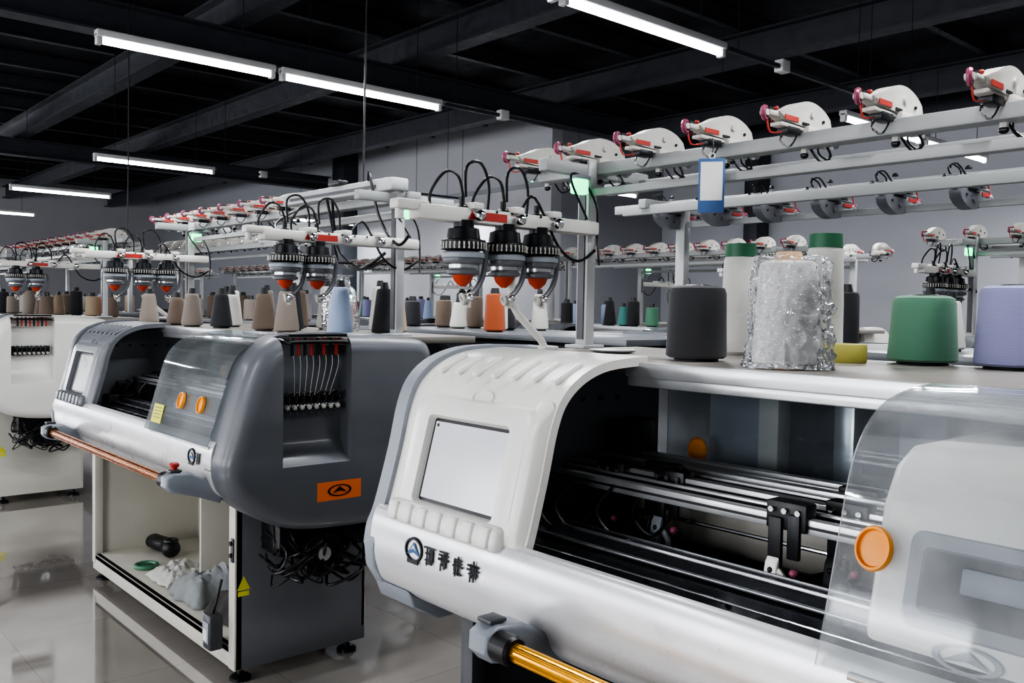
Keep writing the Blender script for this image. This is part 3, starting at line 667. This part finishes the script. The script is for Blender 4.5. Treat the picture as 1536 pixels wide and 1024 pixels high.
mx=nt.nodes.new('ShaderNodeMix'); mx.data_type='RGBA'; mx.blend_type='MULTIPLY'; mx.inputs[0].default_value=.35
nt.links.new(tc.outputs['Object'],br.inputs['Vector']); nt.links.new(tc.outputs['Object'],nz.inputs['Vector'])
nt.links.new(br.outputs['Color'],mx.inputs[6]); nt.links.new(nz.outputs['Fac'],mx.inputs[7]); nt.links.new(mx.outputs[2],p.inputs['Base Color'])
mr=nt.nodes.new('ShaderNodeMapRange'); mr.inputs[3].default_value=.02; mr.inputs[4].default_value=.10; nt.links.new(nz.outputs['Fac'],mr.inputs[0]); nt.links.new(mr.outputs[0],p.inputs['Roughness'])
p.inputs['Specular IOR Level'].default_value=1.0; p.inputs['Coat Weight'].default_value=1.0; p.inputs['Coat IOR'].default_value=1.7; p.inputs['Coat Roughness'].default_value=.03
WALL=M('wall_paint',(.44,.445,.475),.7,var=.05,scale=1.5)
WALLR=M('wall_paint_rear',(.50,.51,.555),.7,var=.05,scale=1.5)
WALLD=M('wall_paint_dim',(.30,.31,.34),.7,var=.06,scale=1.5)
simple('floor',XL,XR,YF,11.2,-.1,0,FL)
simple('ceiling',XL,XR,YF,11.2,ZC,ZC+.1,CEIL)
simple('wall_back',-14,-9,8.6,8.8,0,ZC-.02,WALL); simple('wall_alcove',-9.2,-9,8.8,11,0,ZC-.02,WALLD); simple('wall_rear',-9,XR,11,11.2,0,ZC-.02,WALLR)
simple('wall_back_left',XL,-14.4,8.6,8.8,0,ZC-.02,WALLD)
simple('wall_right',XR,XR+.2,YF,11.2,0,ZC,WALL)
simple('dark_column',-14.4,-14.0,8.3,8.6,0,ZC-.02,BEAMM,.01); simple('dark_column',-7.32,-7.1,10.7,11,0,3.9,BEAMM,.01)
simple('trim_1',-14,-9,8.56,8.6,3.3,3.36,WALLD); simple('trim_2',-9,XR,10.9,11,3.9,4.43,BEAMM)
H=ZC
def wall_windows(name,spans,a0,a1,axis,base):
    b=B()
    def seg(u0,u1,z0,z1,m=WALL,bev=0,d0=0,d1=.2):
        if axis=='x': b.bb(u0,u1,base-d1,base-d0,z0,z1,m,bev)
        else: b.bb(base-d1,base-d0,u0,u1,z0,z1,m,bev)
    s=a0
    for a,c in spans:
        seg(s,a,0,H); seg(a,c,0,.9); seg(a,c,3.1,H); s=c
    seg(s,a1,0,H); b.obj(name)
def win(i,a,c,axis,base,en):
    b=B()
    def seg(u0,u1,z0,z1):
        if axis=='x': b.bb(u0,u1,base-.15,base-.05,z0,z1,LIGHTH,.004)
        else: b.bb(base-.15,base-.05,u0,u1,z0,z1,LIGHTH,.004)
    for x in(a+.03,(a+c)/2,c-.03): seg(x-.03,x+.03,.9,3.1)
    for z in(.93,2.2,3.07): seg(a,c,z-.03,z+.03)
    b.obj('added_window_%d'%i)
    l=bpy.data.lights.new('added_daylight','AREA'); l.shape='RECTANGLE'; l.size=c-a-.1; l.size_y=2.1; l.energy=en; l.color=(.96,.97,1)
    o=bpy.data.objects.new('added_daylight',l); col.objects.link(o)
    if axis=='x': o.location=((a+c)/2,base-.3,2.0); o.rotation_euler=(math.radians(90),0,0)
    else: o.location=(base-.3,(a+c)/2,2.0); o.rotation_euler=(math.radians(90),0,math.radians(-90))
wx=[(-21,-18),(-16,-13),(-11,-8),(-6.2,-3.2),(-1.5,1.5)]
wall_windows('wall_front',wx,XL,XR,'x',YF)
for i,(a,c) in enumerate(wx): win(i+1,a,c,'x',YF,225)  # unseen windows with area lamps, added to light the machine fronts
wy=[(-4.6,-1.8),(-.8,2.2)]
wall_windows('wall_left',wy,YF,8.8,'y',XL)
for i,(a,c) in enumerate(wy): win(6+i,a,c,'y',XL,200)  # unseen windows with area lamps, added for glare on the floor
for y,x0 in((.6,XL),(3.35,XL),(5.1,XL),(7.4,XL),(9.8,-8.9)):
    b=B(); z=3.98
    b.bb(x0+.02,XR-.02,-.09,.09,z,z+.02,BEAMM); b.bb(x0+.02,XR-.02,-.09,.09,z+.26,z+.28,BEAMM); b.bb(x0+.02,XR-.02,-.008,.008,z+.02,z+.26,BEAMM)
    b.obj('ceiling_beam',loc=(0,y,0))
x=-22
while x<4.5:
    b=B(); y1=8.5 if x<-9 else 10.9; b.bb(-.035,.035,YF+.02,y1,4.27,4.29,BEAMM); b.bb(-.006,.006,YF+.02,y1,4.29,4.44,BEAMM); b.bb(-.035,.035,YF+.02,y1,4.42,4.44,BEAMM); b.obj('roof_purlin',loc=(x,0,0)); x+=1.3
for x in(-7.6,-14.9):
    b=B(); y1=8.5; b.bb(-.10,.10,YF+.02,y1,3.72,3.74,BEAMM); b.bb(-.10,.10,YF+.02,y1,3.95,3.97,BEAMM); b.bb(-.01,.01,YF+.02,y1,3.74,3.95,BEAMM); b.obj('main_girder',loc=(x,0,0))
# ---------------------------------------------------------------- ceiling lights
def tube_light(x,y0,length=1.22,z=3.0,energy=30):
    e=empty('ceiling_light',(x,y0,z))
    b=B(); b.bb(-.03,.03,0,length,.012,.05,LIGHTH,.006); b.bb(-.022,.022,0,.03,-.03,.03,LIGHTH,.005); b.bb(-.022,.022,length-.03,length,-.03,.03,LIGHTH,.005)
    for yy in(.2,length-.2): b.cyl((0,yy,.05),(0,yy,ZC-z-.0),.003,IRON,n=5)
    b.obj('housing',e)
    b=B(); b.cyl((0,.03,-.008),(0,length-.03,-.008),.016,TUBE,n=14); b.obj('tube',e)
    l=bpy.data.lights.new('lamp','AREA'); l.shape='RECTANGLE'; l.size=.06; l.size_y=length-.1; l.energy=energy; l.color=(.96,.975,1)
    o=bpy.data.objects.new('lamp',l); col.objects.link(o); o.parent=e; o.location=(0,length/2,-.03)
for x,ys in((-2.95,(1.6,2.86)),(-9.38,(2.76,)),(-12.7,(2.74,)),(-3.3,(6.0,7.3)),(-1.4,(6.2,)),(-.6,(1.6,2.86)),(-16.4,(2.7,)),(-2.95,(-1.5,-2.8)),(-7.3,(-1.5,)),(-12,(-1.5,)),(-3.0,(9.0,)),(0,(9.0,))):
    for y in ys: tube_light(x,y)  # rearmost tubes are extras that brighten the alcove wall
tube_light(-5.13,1.52,1.03); tube_light(-5.13,2.59)
for x,y in((-7.3,7.2),(-10.5,7.2),(-13.5,7.0)): tube_light(x,y,energy=38)  # extra tubes added to brighten the back wall
for x,y0,y1 in((-5.13,3.85,7.3),(-2.95,4.12,5.9),(-9.38,4.0,7.3)):
    b=B(); b.bb(-.012,.012,0,y1-y0,-.012,.012,BEAMM); b.bb(-.03,.03,.5,.58,-.03,.04,LIGHTH,.005)
    for k in(.1,(y1-y0)-.2): b.cyl((0,k,0),(0,k,ZC-3.03),.003,IRON,n=5)
    b.obj('cable_tray',loc=(x,y0,3.03))
for x,y,z0,z1 in((-3.78,2.35,2.1,ZC),(-7.0,2.3,2.1,ZC),(-1.3,5.1,2.2,ZC)):
    b=B(); b.tube([(0,0,z1-z0),(.02,0,(z1-z0)*.6),(-.01,.01,(z1-z0)*.3),(0,0,0)],.005,BLACK,n=6); b.obj('hanging_cable',loc=(x,y,z0))

# ---------------------------------------------------------------- world + camera
w=bpy.data.worlds.new('w'); scene.world=w; w.use_nodes=True; w.node_tree.nodes['Background'].inputs[0].default_value=(.55,.65,.8,1); w.node_tree.nodes['Background'].inputs[1].default_value=.8
cam=bpy.data.cameras.new('cam'); co=bpy.data.objects.new('camera',cam); col.objects.link(co)
Xc=Vector((1188,-71,1348.5)).normalized(); Yc=Vector((1532,22,-1348.5)).normalized(); Zc=Xc.cross(Yc).normalized()
Rm=Matrix((Xc,Yc,Zc)).to_4x4()
co.matrix_world=Matrix.Translation((0,0,1.6))@Rm
cam.sensor_width=36; cam.lens=1348.5/1536*36; cam.clip_start=.02
scene.camera=co
scene.view_settings.view_transform='AgX'
scene.view_settings.exposure=-.12
try: scene.view_settings.look='AgX - High Contrast'
except Exception as ex: print(ex)
print('DONE', len(bpy.data.objects))
